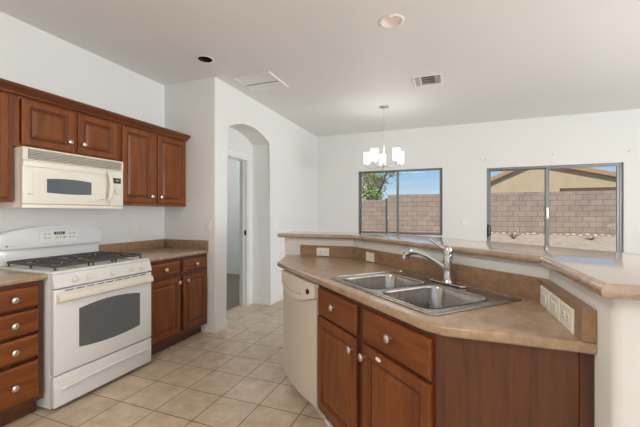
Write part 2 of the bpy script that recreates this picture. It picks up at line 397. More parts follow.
# far room behind the doorway
struct('wall_hall', box(box(NB(), XL-1.9, XL-1.8, YC+0.12, YB, 0, H), XL-1.8, XD-0.12, YC+0.02, YC+0.12, 0, H), M['wall'], smooth=False)
struct('floor_hall', bx(XL-1.9, XD-0.12, YC+0.12, YB, -0.1, 0.004), M['carpet'], smooth=False)
struct('baseboard_hall', bx(XL-1.8, XL-1.788, YC+0.13, YB-0.01, 0.005, 0.09, 0.003), M['trim'], smooth=False)
lamp('hall_fill', 'POINT', (XL-0.6, 4.7, 2.3), (0, 0, 0), 30, (0.95, 0.98, 1.0), shadow_soft_size=0.25)  # hidden fill added to brighten the far room
# door frame in the doorway
dr = bpy.data.objects.new('door_1', None); COL.objects.link(dr); dr['kind'] = 'structure'; dr.location = (XD, dy0, 0); WM[dr.name] = Matrix.Translation((XD, dy0, 0))
c_ = NB(); cw = 0.058
box(c_, XD, XD+0.014, dy1+0.004, dy1+cw, 0, dz+cw, 0.004); box(c_, XD, XD+0.014, dy0-cw, dy0-0.004, 0, dz+cw, 0.004); box(c_, XD, XD+0.014, dy0-0.004, dy1+0.004, dz+0.004, dz+cw, 0.004)
finish('casing', c_, M['trim'], dr, world=True, smooth=False)
c_ = NB(); box(c_, XD-0.12, XD+0.004, dy1-0.018, dy1, 0, dz); box(c_, XD-0.12, XD+0.004, dy0, dy0+0.018, 0, dz); box(c_, XD-0.12, XD+0.004, dy0+.018, dy1-.018, dz-0.018, dz)
box(c_, XD-0.075, XD-0.045, dy1-0.03, dy1-0.018, 0, dz-.018); box(c_, XD-0.075, XD-0.045, dy0+.018, dy1-.03, dz-0.03, dz-.018)
finish('jamb', c_, M['trim'], dr, world=True, smooth=False)
sp = finish('strike_plate', bx(XD-0.042, XD-0.008, dy1-0.022, dy1-0.018, 1.00, 1.07, 0.002), M['black'], dr, world=True); sp['label'] = 'black strike plate'
# back wall with window and sliding door openings
w1 = (-1.55, -0.076, 0.93, 2.09); w2 = (0.603, 2.385, 0.0, 2.048)
b_ = NB(); y0, y1 = YB, YB+0.15
box(b_, XL-1.9, w1[0], y0, y1, 0, H); box(b_, w1[0], w1[1], y0, y1, 0, w1[2]); box(b_, w1[0], w1[1], y0, y1, w1[3], H)
box(b_, w1[1], w2[0], y0, y1, 0, H); box(b_, w2[0], w2[1], y0, y1, w2[3], H); box(b_, w2[1], XR+0.15, y0, y1, 0, H)
struct('wall_back', b_, M['wall'], smooth=False)
def slider(name, x0, x1, z0, z1, ym, fw, mull, door=False):
    r = bpy.data.objects.new(name, None); COL.objects.link(r); r['kind'] = 'structure'; r.location = ((x0+x1)/2, ym, z0)
    WM[r.name] = Matrix.Translation(r.location)
    f = NB(); d0, d1 = ym-0.03, ym+0.05
    box(f, x0, x0+fw, d0, d1, z0, z1, 0.003); box(f, x1-fw, x1, d0, d1, z0, z1, 0.003); box(f, x0+fw, x1-fw, d0, d1, z1-fw*.8, z1, 0.003); box(f, x0+fw, x1-fw, d0, d1, z0, z0+fw, 0.003)
    finish('frame', f, M['alu'], r, world=True, smooth=False)
    xm = mull; s = fw*0.75; sm = fw*1.35
    for nm, a, b, dd in (('fixed_sash', x0+fw, xm+sm/2, ym+0.022), ('sliding_sash', xm-sm/2, x1-fw, ym-0.012)):
        q = NB(); za, zb = z0+fw, z1-fw*.8; sa, sb = (s, sm) if nm == 'fixed_sash' else (sm, s)
        box(q, a, a+sa, dd-0.012, dd+0.012, za, zb, 0.002); box(q, b-sb, b, dd-0.012, dd+0.012, za, zb, 0.002)
        box(q, a+sa, b-sb, dd-0.012, dd+0.012, zb-s*.6, zb, 0.002); box(q, a+sa, b-sb, dd-0.012, dd+0.012, za, za+s, 0.002)
        so = finish(nm, q, M['alu'], r, world=True, smooth=False)
        finish('pane', bx(a+sa, b-sb, dd-0.002, dd+0.002, za+s, zb-s*.6), M['glass'], so, world=False, smooth=False).data.transform(WM[r.name].inverted())
    tr = finish('track', bx(x0+fw, xm, ym-0.028, ym+0.005, z1-fw*.8-0.014, z1-fw*.8+.001), M['alu_dark'], r, world=True, smooth=False); tr['label'] = 'dark upper track'
    return r
slider('window_1', *w1, YB+0.06, 0.027, -0.835)
sd = slider('window_2', *w2, YB+0.06, 0.038, 1.455)
q = NB(); box(q, 0.61, 0.635, YB+0.0, YB+0.028, 0.93, 1.13, 0.006); tube(q, smooth_path([(0.64, YB+0.01, 0.95), (0.655, YB-0.03, 0.98), (0.655, YB-0.03, 1.08), (0.64, YB+0.01, 1.11)]), 0.008)
hd = finish('handle', q, M['black'], sd, world=True); hd['label'] = 'black pull handle'
q = NB(); box(q, 1.435, 1.465, YB+0.02, YB+0.034, 1.22, 1.40, 0.005)
finish('latch', q, M['nickel'], sd, world=True)['label'] = 'pale metal latch'
# right and rear walls with large unseen openings, added for the fill lamps (behind and beside the camera)
b_ = NB(); box(b_, XR, XR+0.15, YR, -0.4, 0, H); box(b_, XR, XR+0.15, 2.8, YB, 0, H); box(b_, XR, XR+0.15, -0.4, 2.8, 0, 0.4); box(b_, XR, XR+0.15, -0.4, 2.8, 2.45, H)
struct('wall_right', b_, M['wall'], smooth=False)
b_ = NB(); box(b_, XL-0.12, -1.0, YR-0.15, YR, 0, H); box(b_, 2.8, XR+.15, YR-0.15, YR, 0, H); box(b_, -1.0, 2.8, YR-0.15, YR, 0, 0.5); box(b_, -1.0, 2.8, YR-0.15, YR, 2.5, H)
struct('wall_rear', b_, M['wall'], smooth=False)
for nm, f in (('window_assumed_side', [(XR+.04, XR+.1, -0.4, -0.34, .4, 2.45), (XR+.04, XR+.1, 2.74, 2.8, .4, 2.45), (XR+.04, XR+.1, -.34, 2.74, .4, .46), (XR+.04, XR+.1, -.34, 2.74, 2.39, 2.45), (XR+.04, XR+.1, 1.17, 1.23, .46, 2.39)]),
              ('window_added_rear', [(-1.0, -.94, YR-.1, YR-.04, .5, 2.5), (2.74, 2.8, YR-.1, YR-.04, .5, 2.5), (-.94, 2.74, YR-.1, YR-.04, .5, .56), (-.94, 2.74, YR-.1, YR-.04, 2.44, 2.5), (.87, .93, YR-.1, YR-.04, .56, 2.44)])):
    q = NB()
    for a in f: box(q, *a)
    struct(nm, q, M['alu'], smooth=False)  # frames of unseen windows, added to go with the side and rear fill
# baseboards
bt, bh = 0.012, 0.085
struct('baseboard_arch', box(box(NB(), XA, XA+bt, YC-bt, ay0, 0, bh, 0.003), XA, XA+bt, ay1, YB, 0, bh, 0.003), M['trim'], smooth=False)
struct('baseboard_return', bx(XL+0.535, XA, YC-bt, YC, 0, bh, 0.003), M['trim'], smooth=False)
struct('baseboard_recess', box(box(NB(), XD+.015, XA, ay1-bt, ay1, 0, bh, 0.003), XD+.015, XA, ay0, ay0+bt, 0, bh, 0.003), M['trim'], smooth=False)
struct('baseboard_back', box(box(NB(), XA+bt, w2[0]-0.01, YB-bt, YB, 0, bh, 0.003), w2[1]+.01, XR, YB-bt, YB, 0, bh, 0.003), M['trim'], smooth=False)

# ------------------------------------------------------------------ peninsula frame: origin at the counter corner, x to the right along the front, y into the counter
P0 = Vector((-0.045, 1.249)); E_ = Vector((-0.7288, 0.6847)); N_ = Vector((0.6847, 0.7288)); RZ = -math.asin(0.6847)
def loc2(t, d): p = P0 + E_*t + N_*d; return (p.x, p.y)
def diag(d, x=None, y=None):           # point of the line at depth d with a given x or y
    if y is not None: return (P0.x + (d - (y-P0.y)*N_.y)/N_.x, y)
    return (x, P0.y + (d - (x-P0.x)*N_.x)/N_.y)
# half-height wall behind the counter
wf, wb = 0.70, 0.82
kitchen = [(-1.47, 2.90), diag(wf, y=2.90), diag(wf, x=0.426), (0.426, 1.145)]
back = [(0.546, 1.145), diag(wb, x=0.546), diag(wb, y=3.02), (-1.47, 3.02)]
bm = NB(); a_, b_ = prism(bm, kitchen + back, 0, 1.078)
ev = [bm.edges.get((a_[i], b_[i])) for i in (0, 3, 4, 7)]
bmesh.ops.bevel(bm, geom=ev, offset=0.022, segments=5, profile=0.5, affect='EDGES')
struct('wall_peninsula', bm, M['wall'], angle=25)

# ------------------------------------------------------------------ left run: things in a frame whose x runs along the wall and whose front faces -y
RL = PI/2
def left_thing(name, label, cat, x, z=0.0, group=None): 
    t_ = thing(name, label, cat, (XL, x, z), RL, group); return t_
def shift(bm, x, z=0.0):
    bm.transform(Matrix.Translation((-x, 0, -z))); return bm
# --- base cabinet of drawers, left edge of the picture
def base_cabinet(name, label, x0, x1, drawers, doors, cat='cabinet'):
    r = left_thing(name, label, cat, x0); w = x1-x0
    b = NB(); box(b, 0, w, -0.59, -0.003, 0.10, 0.874); box(b, 0.0, w, -0.535, -0.003, 0.0, 0.10)
    finish('carcass', b, M['wood_dark'], r, smooth=False)
    b = NB(); st = 0.032
    box(b, 0, st, -0.61, -0.59, 0.10, 0.874); box(b, w-st, w, -0.61, -0.59, 0.10, 0.874); box(b, st, w-st, -0.61, -0.59, 0.842, 0.874); box(b, st, w-st, -0.61, -0.59, 0.10, 0.14)
    if doors and len(doors) > 1:
        box(b, w/2-0.025, w/2+0.025, -0.61, -0.59, 0.14, 0.842); box(b, st, w/2-0.025, -0.61, -0.59, 0.685, 0.725); box(b, w/2+.025, w-st, -0.61, -0.59, 0.685, 0.725)
    finish('face_frame', b, M['wood_dark'], r, smooth=False)
    for a, c, z0, z1 in drawers: drawer_on(r, a-x0, c-x0, z0, z1, -0.63)
    for a, c, z0, z1, kx, kz in doors: door_on(r, a-x0, c-x0, z0, z1, -0.63, (kx-x0, kz))
    return r
base_cabinet('base_cabinet', 'dark cherry base cabinet with four drawers, left of the white range', 1.065, 1.412,
    [(1.10, 1.378, 0.719, 0.846), (1.10, 1.378, 0.555, 0.697), (1.10, 1.378, 0.395, 0.536), (1.10, 1.378, 0.131, 0.369)], [])
base_cabinet('base_cabinet', 'cherry base cabinet with two drawers over two doors, right of the range', 2.204, 3.014,
    [(2.222, 2.597, 0.722, 0.842), (2.647, 2.992, 0.722, 0.842)],
    [(2.222, 2.602, 0.142, 0.685, 2.575, 0.632), (2.647, 2.992, 0.142, 0.685, 2.686, 0.632)])
# --- worktops on them
r = left_thing('countertop', 'tan laminate countertop over the four drawers, left of the range', 'countertop', 1.06, 0.875)
finish('worktop', shift(slab([(1.06, -0.637), (1.42, -0.637), (1.42, -0.0215), (1.06, -0.0215)], 0.875, 0.914, 0.017), 1.06, 0.875), M['counter'], r)
finish('backsplash', shift(bx(1.06, 1.42, -0.021, -0.001, 0.876, 1.012, 0.003), 1.06, 0.875), M['splash'], r)
r = left_thing('countertop', 'tan laminate countertop right of the range with brown backsplash in the wall corner', 'countertop', 2.203, 0.875)
finish('worktop', shift(slab([(2.203, -0.637), (2.994, -0.637), (2.994, -0.0215), (2.203, -0.0215)], 0.875, 0.914, 0.017), 2.203, 0.875), M['counter'], r)
b = NB(); box(b, 2.203, 2.994, -0.021, -0.001, 0.876, 1.012, 0.003); box(b, 2.9945, 3.0155, -0.63, -0.001, 0.876, 1.012, 0.003)
finish('backsplash', shift(b, 2.203, 0.875), M['splash'], r)
# --- upper cabinets
def upper(label, x0, x1, z0, z1, doors, mid=None):
    r = left_thing('wall_cabinet', label, 'cabinet', x0, z0); w = x1-x0; h = z1-z0
    finish('carcass', bx(0, w, -0.30, -0.002, 0, h), M['wood_dark'], r, smooth=False)
    b = NB(); st = 0.034
    box(b, 0, st, -0.32, -0.30, 0, h); box(b, w-st, w, -0.32, -0.30, 0, h); box(b, st, w-st, -0.32, -0.30, h-0.04, h); box(b, st, w-st, -0.32, -0.30, 0, 0.032)
    if mid: box(b, mid-x0-0.035, mid-x0+0.035, -0.32, -0.30, 0.032, h-0.04)
    finish('face_frame', b, M['wood_v'], r, smooth=False)
    for a, c, d0, d1, kx, kz in doors: door_on(r, a-x0, c-x0, d0-z0, d1-z0, -0.34, (kx-x0, kz-z0))
upper('cherry wall cabinet cut off by the left edge, beside the microwave', 0.93, 1.394, 1.385, 2.14, [(0.965, 1.363, 1.413, 2.107, 1.00, 1.475)])
upper('short cherry wall cabinet with two doors above the microwave', 1.396, 2.172, 1.768, 2.14, [(1.437, 1.783, 1.786, 2.106, 1.745, 1.862), (1.815, 2.150, 1.786, 2.106, 1.852, 1.862)], 1.799)
upper('tall cherry wall cabinet with two doors, right of the microwave', 2.174, 3.006, 1.385, 2.14, [(2.204, 2.543, 1.412, 2.106, 2.520, 1.475), (2.606, 2.972, 1.412, 2.106, 2.632, 1.475)], 2.575)
# crown along the top of the cabinets
r_ = left_thing('crown_molding', 'dark cherry crown molding along the top of the wall cabinets', 'molding', 0.93, 2.12)
pr = [(-0.3415, 2.118), (-0.346, 2.122), (-0.346, 2.132), (-0.352, 2.142), (-0.366, 2.152), (-0.380, 2.166), (-0.384, 2.175), (-0.392, 2.178), (-0.392, 2.192), (-0.386, 2.203), (-0.30, 2.203), (-0.30, 2.1415), (-0.3415, 2.1415)]
pr = [(y, z if z == 2.1415 else 2.120 + (z-2.118)*0.75) for y, z in pr]
b = NB(); a = [b.verts.new((0, y, z-2.12)) for y, z in pr]; c = [b.verts.new((2.078, y, z-2.12)) for y, z in pr]
b.faces.new(a); b.faces.new(list(reversed(c)))
for i in range(len(pr)): b.faces.new((a[i], a[(i+1) % len(pr)], c[(i+1) % len(pr)], c[i]))
finish('cornice', b, M['wood_crown'], r_, angle=50)
def xz_prism(bm, pts, y0, y1):
    a = [bm.verts.new((x, y0, z)) for x, z in pts]; b = [bm.verts.new((x, y1, z)) for x, z in pts]; n = len(pts)
    bm.faces.new(a); bm.faces.new(list(reversed(b)))
    for i in range(n): bm.faces.new((a[i], b[i], b[(i+1) % n], a[(i+1) % n]))
    return bm
def yz_prism(bm, pts, x0, x1):
    a = [bm.verts.new((x0, y, z)) for y, z in pts]; b = [bm.verts.new((x1, y, z)) for y, z in pts]; n = len(pts)
    bm.faces.new(a); bm.faces.new(list(reversed(b)))
    for i in range(n): bm.faces.new((a[i], b[i], b[(i+1) % n], a[(i+1) % n]))
    return bm
def lens(x0, x1, z0, z1, up, dn, n=12):
    """rectangle with arched top and bottom edges"""
    top = [(x1 + (x0-x1)*k/n, z1 + up*(1-(2*k/n-1)**2)) for k in range(n+1)]
    bot = [(x0 + (x1-x0)*k/n, z0 - dn*(1-(2*k/n-1)**2)) for k in range(n+1)]
    return bot + top
FRONT = Matrix.Rotation(PI/2, 4, 'X')       # local Z of a lathe -> -y (towards the kitchen)
def front_disc(bm, x, y, z, prof, seg=18, tilt=0.0, sx=1.0):
    return lathe(bm, prof, seg, Matrix.Translation((x, y, z)) @ Matrix.Rotation(tilt, 4, 'X') @ FRONT @ Matrix.Diagonal((sx, 1, 1, 1)))

# ------------------------------------------------------------------ microwave over the range
r = left_thing('microwave', 'almond over-range microwave with vent grille and dark window, under the short cabinet', 'microwave', 1.41, 1.346)
finish('body', bx(0.002, 0.753, -0.362, -0.003, 0.0, 0.418, 0.004), M['almond'], r)
# vent grille: louvres over a plate coloured darker for the shade between them
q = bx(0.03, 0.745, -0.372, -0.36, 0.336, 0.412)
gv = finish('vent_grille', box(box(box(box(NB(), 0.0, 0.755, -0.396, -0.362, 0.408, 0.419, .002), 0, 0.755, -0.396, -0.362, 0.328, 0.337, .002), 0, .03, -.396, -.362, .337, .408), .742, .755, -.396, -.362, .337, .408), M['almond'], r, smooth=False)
cv = finish('vent_gap_shade', q, M['almond_dark'], gv, smooth=False); cv['label'] = 'shadowed gaps of the grille'
for k in range(6):
    z = 0.3425 + k*0.0118
    yz = [(-0.372, z+0.0055), (-0.392, z-0.0015), (-0.394, z+0.001), (-0.3735, z+0.0085)]
    finish('louver', yz_prism(NB(), yz, 0.03, 0.742), M['almond'], gv, smooth=False)
dr_ = finish('door', bx(0.0, 0.628, -0.396, -0.363, 0.028, 0.326, 0.006, 3), M['almond'], r)
finish('top_rail', bx(0.0, 0.628, -0.403, -0.396, 0.286, 0.326, 0.003), M['almond'], dr_)
wf_ = finish('window_surround', xz_prism(NB(), lens(0.06, 0.585, 0.085, 0.255, 0.006, 0.004), -0.398, -0.3955), M['almond'], dr_, smooth=False)
wg = finish('window', xz_prism(NB(), lens(0.147, 0.468, 0.112, 0.210, 0.010, 0.006), -0.400, -0.3975), M['mw_glass'], dr_, smooth=False); wg['label'] = 'dark glass window'
q = NB(); hx = 0.602
tube(q, smooth_path([(hx, -0.392, 0.312), (hx+.003, -0.425, 0.296), (hx+0.008, -0.440, 0.20), (hx+.003, -0.425, 0.088), (hx, -0.392, 0.072)], 6), 0.016, 10)
finish('handle', q, M['almond'], dr_)
finish('badge', front_disc(NB(), 0.040, -0.396, 0.097, [(0.006, 0), (0.006, 0.001)], 14), M['grey'], dr_, smooth=False)['label'] = 'small round grey mark'
for a_, c_ in (((0.052, 0.080), 0.0965), ((0.545, 0.580), 0.0775)):
    finish('print', bx(a_[0], a_[1], -0.397, -0.3955, c_-.0025, c_+.0025), M['grey'], dr_, smooth=False)
finish('bottom_strip', bx(0.0, 0.755, -0.392, -0.362, 0.0, 0.026, 0.003), M['almond'], r)
cp = finish('control_panel', bx(0.631, 0.755, -0.396, -0.363, 0.028, 0.326, 0.004), M['almond'], r)
d_ = finish('display', bx(0.646, 0.730, -0.3985, -0.395, 0.222, 0.268), M['lcd'], cp, smooth=False)
q = NB()
for k in range(3): box(q, 0.684+k*.011, 0.690+k*.011, -0.3992, -0.3984, 0.241, 0.254)
finish('digits', q, M['lcd_digit'], cp, smooth=False)
q = NB(); front_disc(q, 0.688, -0.396, 0.150, [(0.019, 0), (0.019, 0.010), (0.015, 0.014)], 20)
finish('dial', q, M['almond'], cp)
for k in range(4):
    for j in range(3):
        z = (0.205, 0.185, 0.105, 0.080)[k]
        finish('button', bx(0.655+j*0.025, 0.672+j*0.025, -0.3985, -0.3955, z, z+0.010, 0.001), M['plate'], cp, smooth=False)

# ------------------------------------------------------------------ the gas range
r = left_thing('gas_range', 'white freestanding gas range with cream knobs and black grates', 'stove', 1.430)
w = 0.770
finish('body', bx(0.0, w, -0.645, -0.004, 0.018, 0.902, 0.004), M['white'], r)
for x in (0.04, w-0.04):
    for y in (-0.58, -0.06): finish('foot', lathe(NB(), [(0.018, 0), (0.018, 0.017)], 12, Matrix.Translation((x, y, 0.0))), M['black'], r)
ck = finish('cooktop', shift(slab(rrect(0.0, w, -0.672, -0.02, 0.018), 0.903, 0.922, 0.006), 0), M['white'], r)
bpos = [(0.165, -0.225, 0.036), (0.165, -0.50, 0.046), (0.603, -0.225, 0.040), (0.603, -0.50, 0.050)]
for bxx, byy, br in bpos:
    bu = finish('burner', lathe(NB(), [(br*1.5, 0), (br*1.45, 0.004), (br, 0.006), (br, 0.016), (br*0.95, 0.018)], 24, Matrix.Translation((bxx, byy, 0.9222))), M['burner'], r)
    finish('cap', lathe(NB(), [(br*0.9, 0), (br*0.92, 0.005), (br*0.7, 0.009)], 24, Matrix.Translation((bxx, byy, 0.9405))), M['iron'], bu)
bu = finish('burner', lathe(NB(), [(0.04, 0), (0.038, 0.012)], 24, Matrix.Translation((w/2, -0.36, 0.9222)) @ Matrix.Diagonal((0.8, 2.6, 1, 1))), M['burner'], r)
finish('cap', lathe(NB(), [(0.034, 0), (0.034, 0.006), (0.026, 0.009)], 24, Matrix.Translation((w/2, -0.36, 0.9345)) @ Matrix.Diagonal((0.8, 2.6, 1, 1))), M['iron'], bu)
def grate(x0, x1, cs):
    q = NB(); y0, y1, z = -0.630, -0.095, 0.953; rr = 0.0085
    tube(q, [Vector((x, y, z)) for x, y in rrect(x0, x1, y0, y1, 0.03, 4)], rr, 8, closed=True)
    ym = (y0+y1)/2
    if len(cs) > 1: tube(q, [(x0, ym, z), (x1, ym, z)], rr, 8)
    for cx, cy in cs:
        n_ = 4 if len(cs) > 1 else 2
        ya, yb = (ym, y1) if cy > ym else (y0, ym)
        if len(cs) == 1: ya, yb = y0, y1
        for sgn in (-1, 1):
            tube(q, smooth_path([(cx + sgn*0.022, cy, z+0.006), (cx + sgn*0.05, cy, z+0.006), (x0 if sgn < 0 else x1, cy, z)], 3), rr, 8)
        for ye, sg in ((ya, -1), (yb, 1)):
            tube(q, smooth_path([(cx, cy + sg*0.022, z+0.006), (cx, cy + sg*0.05, z+0.006), (cx, ye, z)], 3), rr, 8)
    for x in (x0+0.012, x1-0.012):
        for y in (y0+0.012, ym, y1-0.012): tube(q, [(x, y, 0.923), (x, y, z)], rr*0.9, 8)
    finish('grate', q, M['iron'], r)
grate(0.035, 0.288, [bpos[0][:2], bpos[1][:2]])
grate(0.296, 0.472, [(w/2, -0.36)])
grate(0.480, 0.733, [bpos[2][:2], bpos[3][:2]])
# slanted knob panel
cp = finish('control_panel', yz_prism(NB(), [(-0.645, 0.812), (-0.688, 0.812), (-0.693, 0.816), (-0.690, 0.828), (-0.668, 0.902), (-0.645, 0.902)], 0.0, w), M['white'], r, smooth=False)
tl = math.atan2(0.022, 0.074)
for kx, kz in ((0.130, 0.856), (0.225, 0.856), (0.408, 0.857), (0.577, 0.858), (0.672, 0.857)):
    ky = -0.690 + (kz-0.828)*0.297
    kb = finish('knob', front_disc(NB(), kx, ky, kz, [(0.0245, 0), (0.0245, 0.003), (0.0205, 0.005), (0.0195, 0.019), (0.0165, 0.0225)], 20, -tl), M['cream'], r); kb['label'] = 'cream burner knob'
    m_ = Matrix.Translation((kx, ky, kz)) @ Matrix.Rotation(-tl, 4, 'X') @ FRONT
    g_ = bx(-0.0045, 0.0045, -0.018, 0.018, 0.022, 0.031, 0.003); g_.transform(m_)
    finish('grip', g_, M['cream'], kb)
# oven door
od = finish('oven_door', bx(0.0, w, -0.690, -0.648, 0.242, 0.803, 0.006, 3), M['white'], r)
finish('window', xz_prism(NB(), lens(0.158, 0.652, 0.380, 0.648, 0.026, 0.020), -0.6915, -0.688), M['oven_glass'], od, smooth=False)['label'] = 'dark grey oven window'
q = NB(); yz = [(-0.689, 0.716), (-0.712, 0.719), (-0.724, 0.728), (-0.727, 0.744), (-0.720, 0.764), (-0.706, 0.776), (-0.689, 0.780)]
yz_prism(q, yz, 0.012, w-0.012)
finish('handle', q, M['cream'], od, angle=40)['label'] = 'cream full-width handle'
q = NB()
for k in range(9): box(q, 0.065+k*0.073, 0.065+k*0.073+0.058, -0.692, -0.689, 0.7885, 0.7945)
finish('vent_slots', q, M['black'], od, smooth=False)
dw_ = finish('storage_drawer', bx(0.0, w, -0.690, -0.648, 0.030, 0.232, 0.006, 3), M['white'], r)
q = NB(); tube(q, smooth_path([(0.05, -0.690, 0.138), (0.09, -0.699, 0.146), (w/2, -0.703, 0.158), (w-0.09, -0.699, 0.152), (w-0.05, -0.690, 0.144)], 6), [0.004]+[0.0105]*23+[0.004] , 10)
finish('handle', q, M['cream'], dw_)
# backguard
finish('backguard_riser', bx(0.01, w-0.01, -0.052, -0.006, 0.9225, 1.045, 0.003), M['white'], r)
top = [(0.006, 1.048), (0.02, 1.038), (0.2, 1.036), (w-.2, 1.036), (w-0.02, 1.038), (w-0.006, 1.048), (w+0.002, 1.10), (w-0.004, 1.150), (w-0.02, 1.162)]
top += [(w-0.02 - (w-0.04)*k/12, 1.162 + 0.047*(1-(2*k/12-1)**2)) for k in range(1, 12)] + [(0.02, 1.162), (0.004, 1.150), (-0.002, 1.10)]
q = xz_prism(NB(), top, -0.086, -0.008); bmesh.ops.bevel(q, geom=[e for e in q.edges if abs(e.verts[0].co.y+0.086) < 1e-5 and abs(e.verts[1].co.y+0.086) < 1e-5], offset=0.014, segments=4, profile=0.5, affect='EDGES', clamp_overlap=True)
bk = finish('backguard', q, M['white'], r)
cpan = finish('control_panel', xz_prism(NB(), lens(0.255, 0.548, 1.078, 1.160, 0.006, 0.004), -0.0885, -0.0855), M['plate_white'], bk, smooth=False)
finish('display', bx(0.358, 0.440, -0.0905, -0.088, 1.136, 1.158), M['lcd'], bk, smooth=False)['label'] = 'dark clock display'
q = NB()
for k in range(4): box(q, 0.372+k*.014, 0.380+k*.014, -0.0912, -0.0904, 1.141, 1.153)
finish('digits', q, M['lcd_digit'], bk, smooth=False)
for kx, kz in ((0.285, 1.135), (0.315, 1.135), (0.285, 1.105), (0.315, 1.105), (0.37, 1.105), (0.40, 1.105), (0.43, 1.105), (0.475, 1.135), (0.505, 1.135), (0.475, 1.105), (0.505, 1.105)):
    finish('button', bx(kx, kx+0.019, -0.0905, -0.088, kz, kz+0.012, 0.001), M['grey'] if kx in (0.43,) else M['bisque'], bk, smooth=False)
finish('badge', front_disc(NB(), 0.045, -0.086, 1.066, [(0.008, 0), (0.008, 0.0015)], 14), M['grey'], bk, smooth=False)['label'] = 'small round grey mark'
finish('print', bx(0.060, 0.10, -0.0875, -0.0855, 1.063, 1.067), M['bisque'], bk, smooth=False)

# ------------------------------------------------------------------ peninsula
DI = Matrix.Translation((P0.x, P0.y, 0)) @ Matrix.Rotation(RZ, 4, 'Z')
def diag_thing(name, label, cat, x, y, z=0.0):
    p = DI @ Vector((x, y, z)); return thing(name, label, cat, p, RZ)
def df(name, bm, m, root, parent=None, **kw):
    """bm given in peninsula-frame coordinates"""
    bm.transform(WM[root.name].inverted() @ DI); return finish(name, bm, m, parent or root, **kw)
def wfin(name, bm, m, root, parent=None, **kw):
    bm.transform(WM[root.name].inverted()); return finish(name, bm, m, parent or root, **kw)
# bar top on the half wall
be, bo = 0.655, 1.165
barp = [(-1.535, 2.875), (-1.51, 2.845), diag(be, y=2.845), diag(be, x=0.383), (0.383, 1.10), (0.90, 1.10), diag(bo, x=0.90), diag(bo, y=3.22), (-1.51, 3.22), (-1.535, 3.19)]
r = thing('bar_top', 'raised tan laminate bar top angled over the peninsula half wall', 'bar top', (-0.2, 2.5, 1.079))
q = slab(barp, 1.079, 1.120, 0.0205, seg=6)
wfin('slab', q, M['bar'], r)
# counter with the cut-out for the sink
r = thing('countertop', 'angled tan laminate peninsula countertop that holds the double sink', 'countertop', (P0.x, P0.y, 0.876))
hole = [loc2(t, d) for t, d in ((0.905, 0.085), (0.095, 0.085), (0.095, 0.595), (0.905, 0.595))]
wy = 2.8975
cp_ = [(-1.30, 2.455), (-1.288, 2.42), loc2(0.045, 0.0), (P0.x+0.030, P0.y-0.001), (0.424, 1.249), (0.424, diag(wf-.0025, x=0.424)[1]), diag(wf-.0025, y=wy), (-1.45, wy), (-1.385, 2.72)]
wfin('worktop', slab(cp_, 0.876, 0.914, 0.011, [hole]), M['counter'], r)
def bsplash(pts): return prism(NB(), pts, 0.9145, 1.014)
bs = 0.6775; q = NB()
prism(q, [(-1.29, 2.8775), (diag(bs, y=2.8775)), (diag(wf-.0025, y=wy)), (-1.29, wy)], 0.9145, 1.014)
prism(q, [diag(bs, y=2.8775), diag(bs, x=0.387), diag(wf-.0025, x=0.424), diag(wf-.0025, y=wy)], 0.9145, 1.014)
prism(q, [(0.387, 1.2495), (0.424, 1.2495), diag(wf-.0025, x=0.424), diag(bs, x=0.387)], 0.9145, 1.014)
wfin('backsplash', q, M['splash'], r, smooth=False)
# sink base cabinet
r = diag_thing('sink_cabinet', 'cherry sink cabinet with two doors and wood end panel, below the sink', 'cabinet', -0.5, 0.3)
c0 = diag(0.027, y=1.277)
q = NB()
box(q, -0.984, -0.966, 0.045, 0.66, 0.10, 0.874); box(q, -0.966, -0.02, 0.09, 0.66, 0.10, 0.118); box(q, -0.966, -0.03, 0.086, 0.09, 0.022, 0.10)
df('carcass', q, M['wood_dark'], r, smooth=False)
q = NB(); f0, f1 = 0.025, 0.045
box(q, -0.984, -0.952, f0, f1, 0.10, 0.874); box(q, -0.522, -0.470, f0, f1, 0.10, 0.874); box(q, -0.034, -0.008, f0, f1, 0.10, 0.874)
for a, b in ((-0.952, -0.522), (-0.470, -0.034)):
    box(q, a, b, f0, f1, 0.845, 0.874); box(q, a, b, f0, f1, 0.680, 0.715); box(q, a, b, f0, f1, 0.10, 0.145)
df('face_frame', q, M['wood_dark'], r, smooth=False)
def diag_front(name, x0, x1, z0, z1, prof, material, kn):
    d = df(name, fpanel(NB(), x0, x1, z0, z1, 0.004, 0.02, prof), M[material], r, smooth=False)
    q = lathe(NB(), KNOB, 18, Matrix.Translation((kn[0], 0.004, kn[1])) @ FRONT)
    df('knob', q, M['nickel'], r, d)['label'] = 'brushed nickel knob'
    return d
diag_front('drawer_front', -0.962, -0.526, 0.700, 0.852, DRAWER, 'wood_h', (-0.744, 0.788))
diag_front('drawer_front', -0.466, -0.026, 0.700, 0.852, DRAWER, 'wood_h', (-0.246, 0.786))
diag_front('door', -0.962, -0.526, 0.135, 0.685, DOOR, 'wood_v', (-0.553, 0.628))
d2 = diag_front('door', -0.466, -0.026, 0.135, 0.685, DOOR, 'wood_v', (-0.444, 0.632))
q = NB(); front_disc(q, -0.334, 0.0045, 0.660, [(0.009, 0), (0.008, 0.004)], 18, 0, 2.1)  # white oval sticker on the top rail of the door
df('door_sticker', q, M['plate_white'], r, d2)['label'] = 'small white oval sticker'
q = NB(); box(q, -0.030, 0.422, 0, 0.018, 0.0, 0.874)
q.transform(Matrix.Translation((0, 1.277, 0)))
wfin('end_panel', q, M['wood_panel'], r, smooth=False)['label'] = 'plain wood end panel'
q = box(box(NB(), c0[0]-0.001, c0[0]+0.026, 1.273, 1.2765, 0.0, 0.874), 0.388, 0.4235, 1.268, 1.2765, 0.0, 0.874, 0.001)
wfin('end_stile', q, M['wood_dark'], r, smooth=False)
df('toe_strip', bx(-0.984, -0.05, 0.070, 0.085, 0.0, 0.021, 0.002), M['trim'], r, smooth=False)['label'] = 'white strip along the floor'
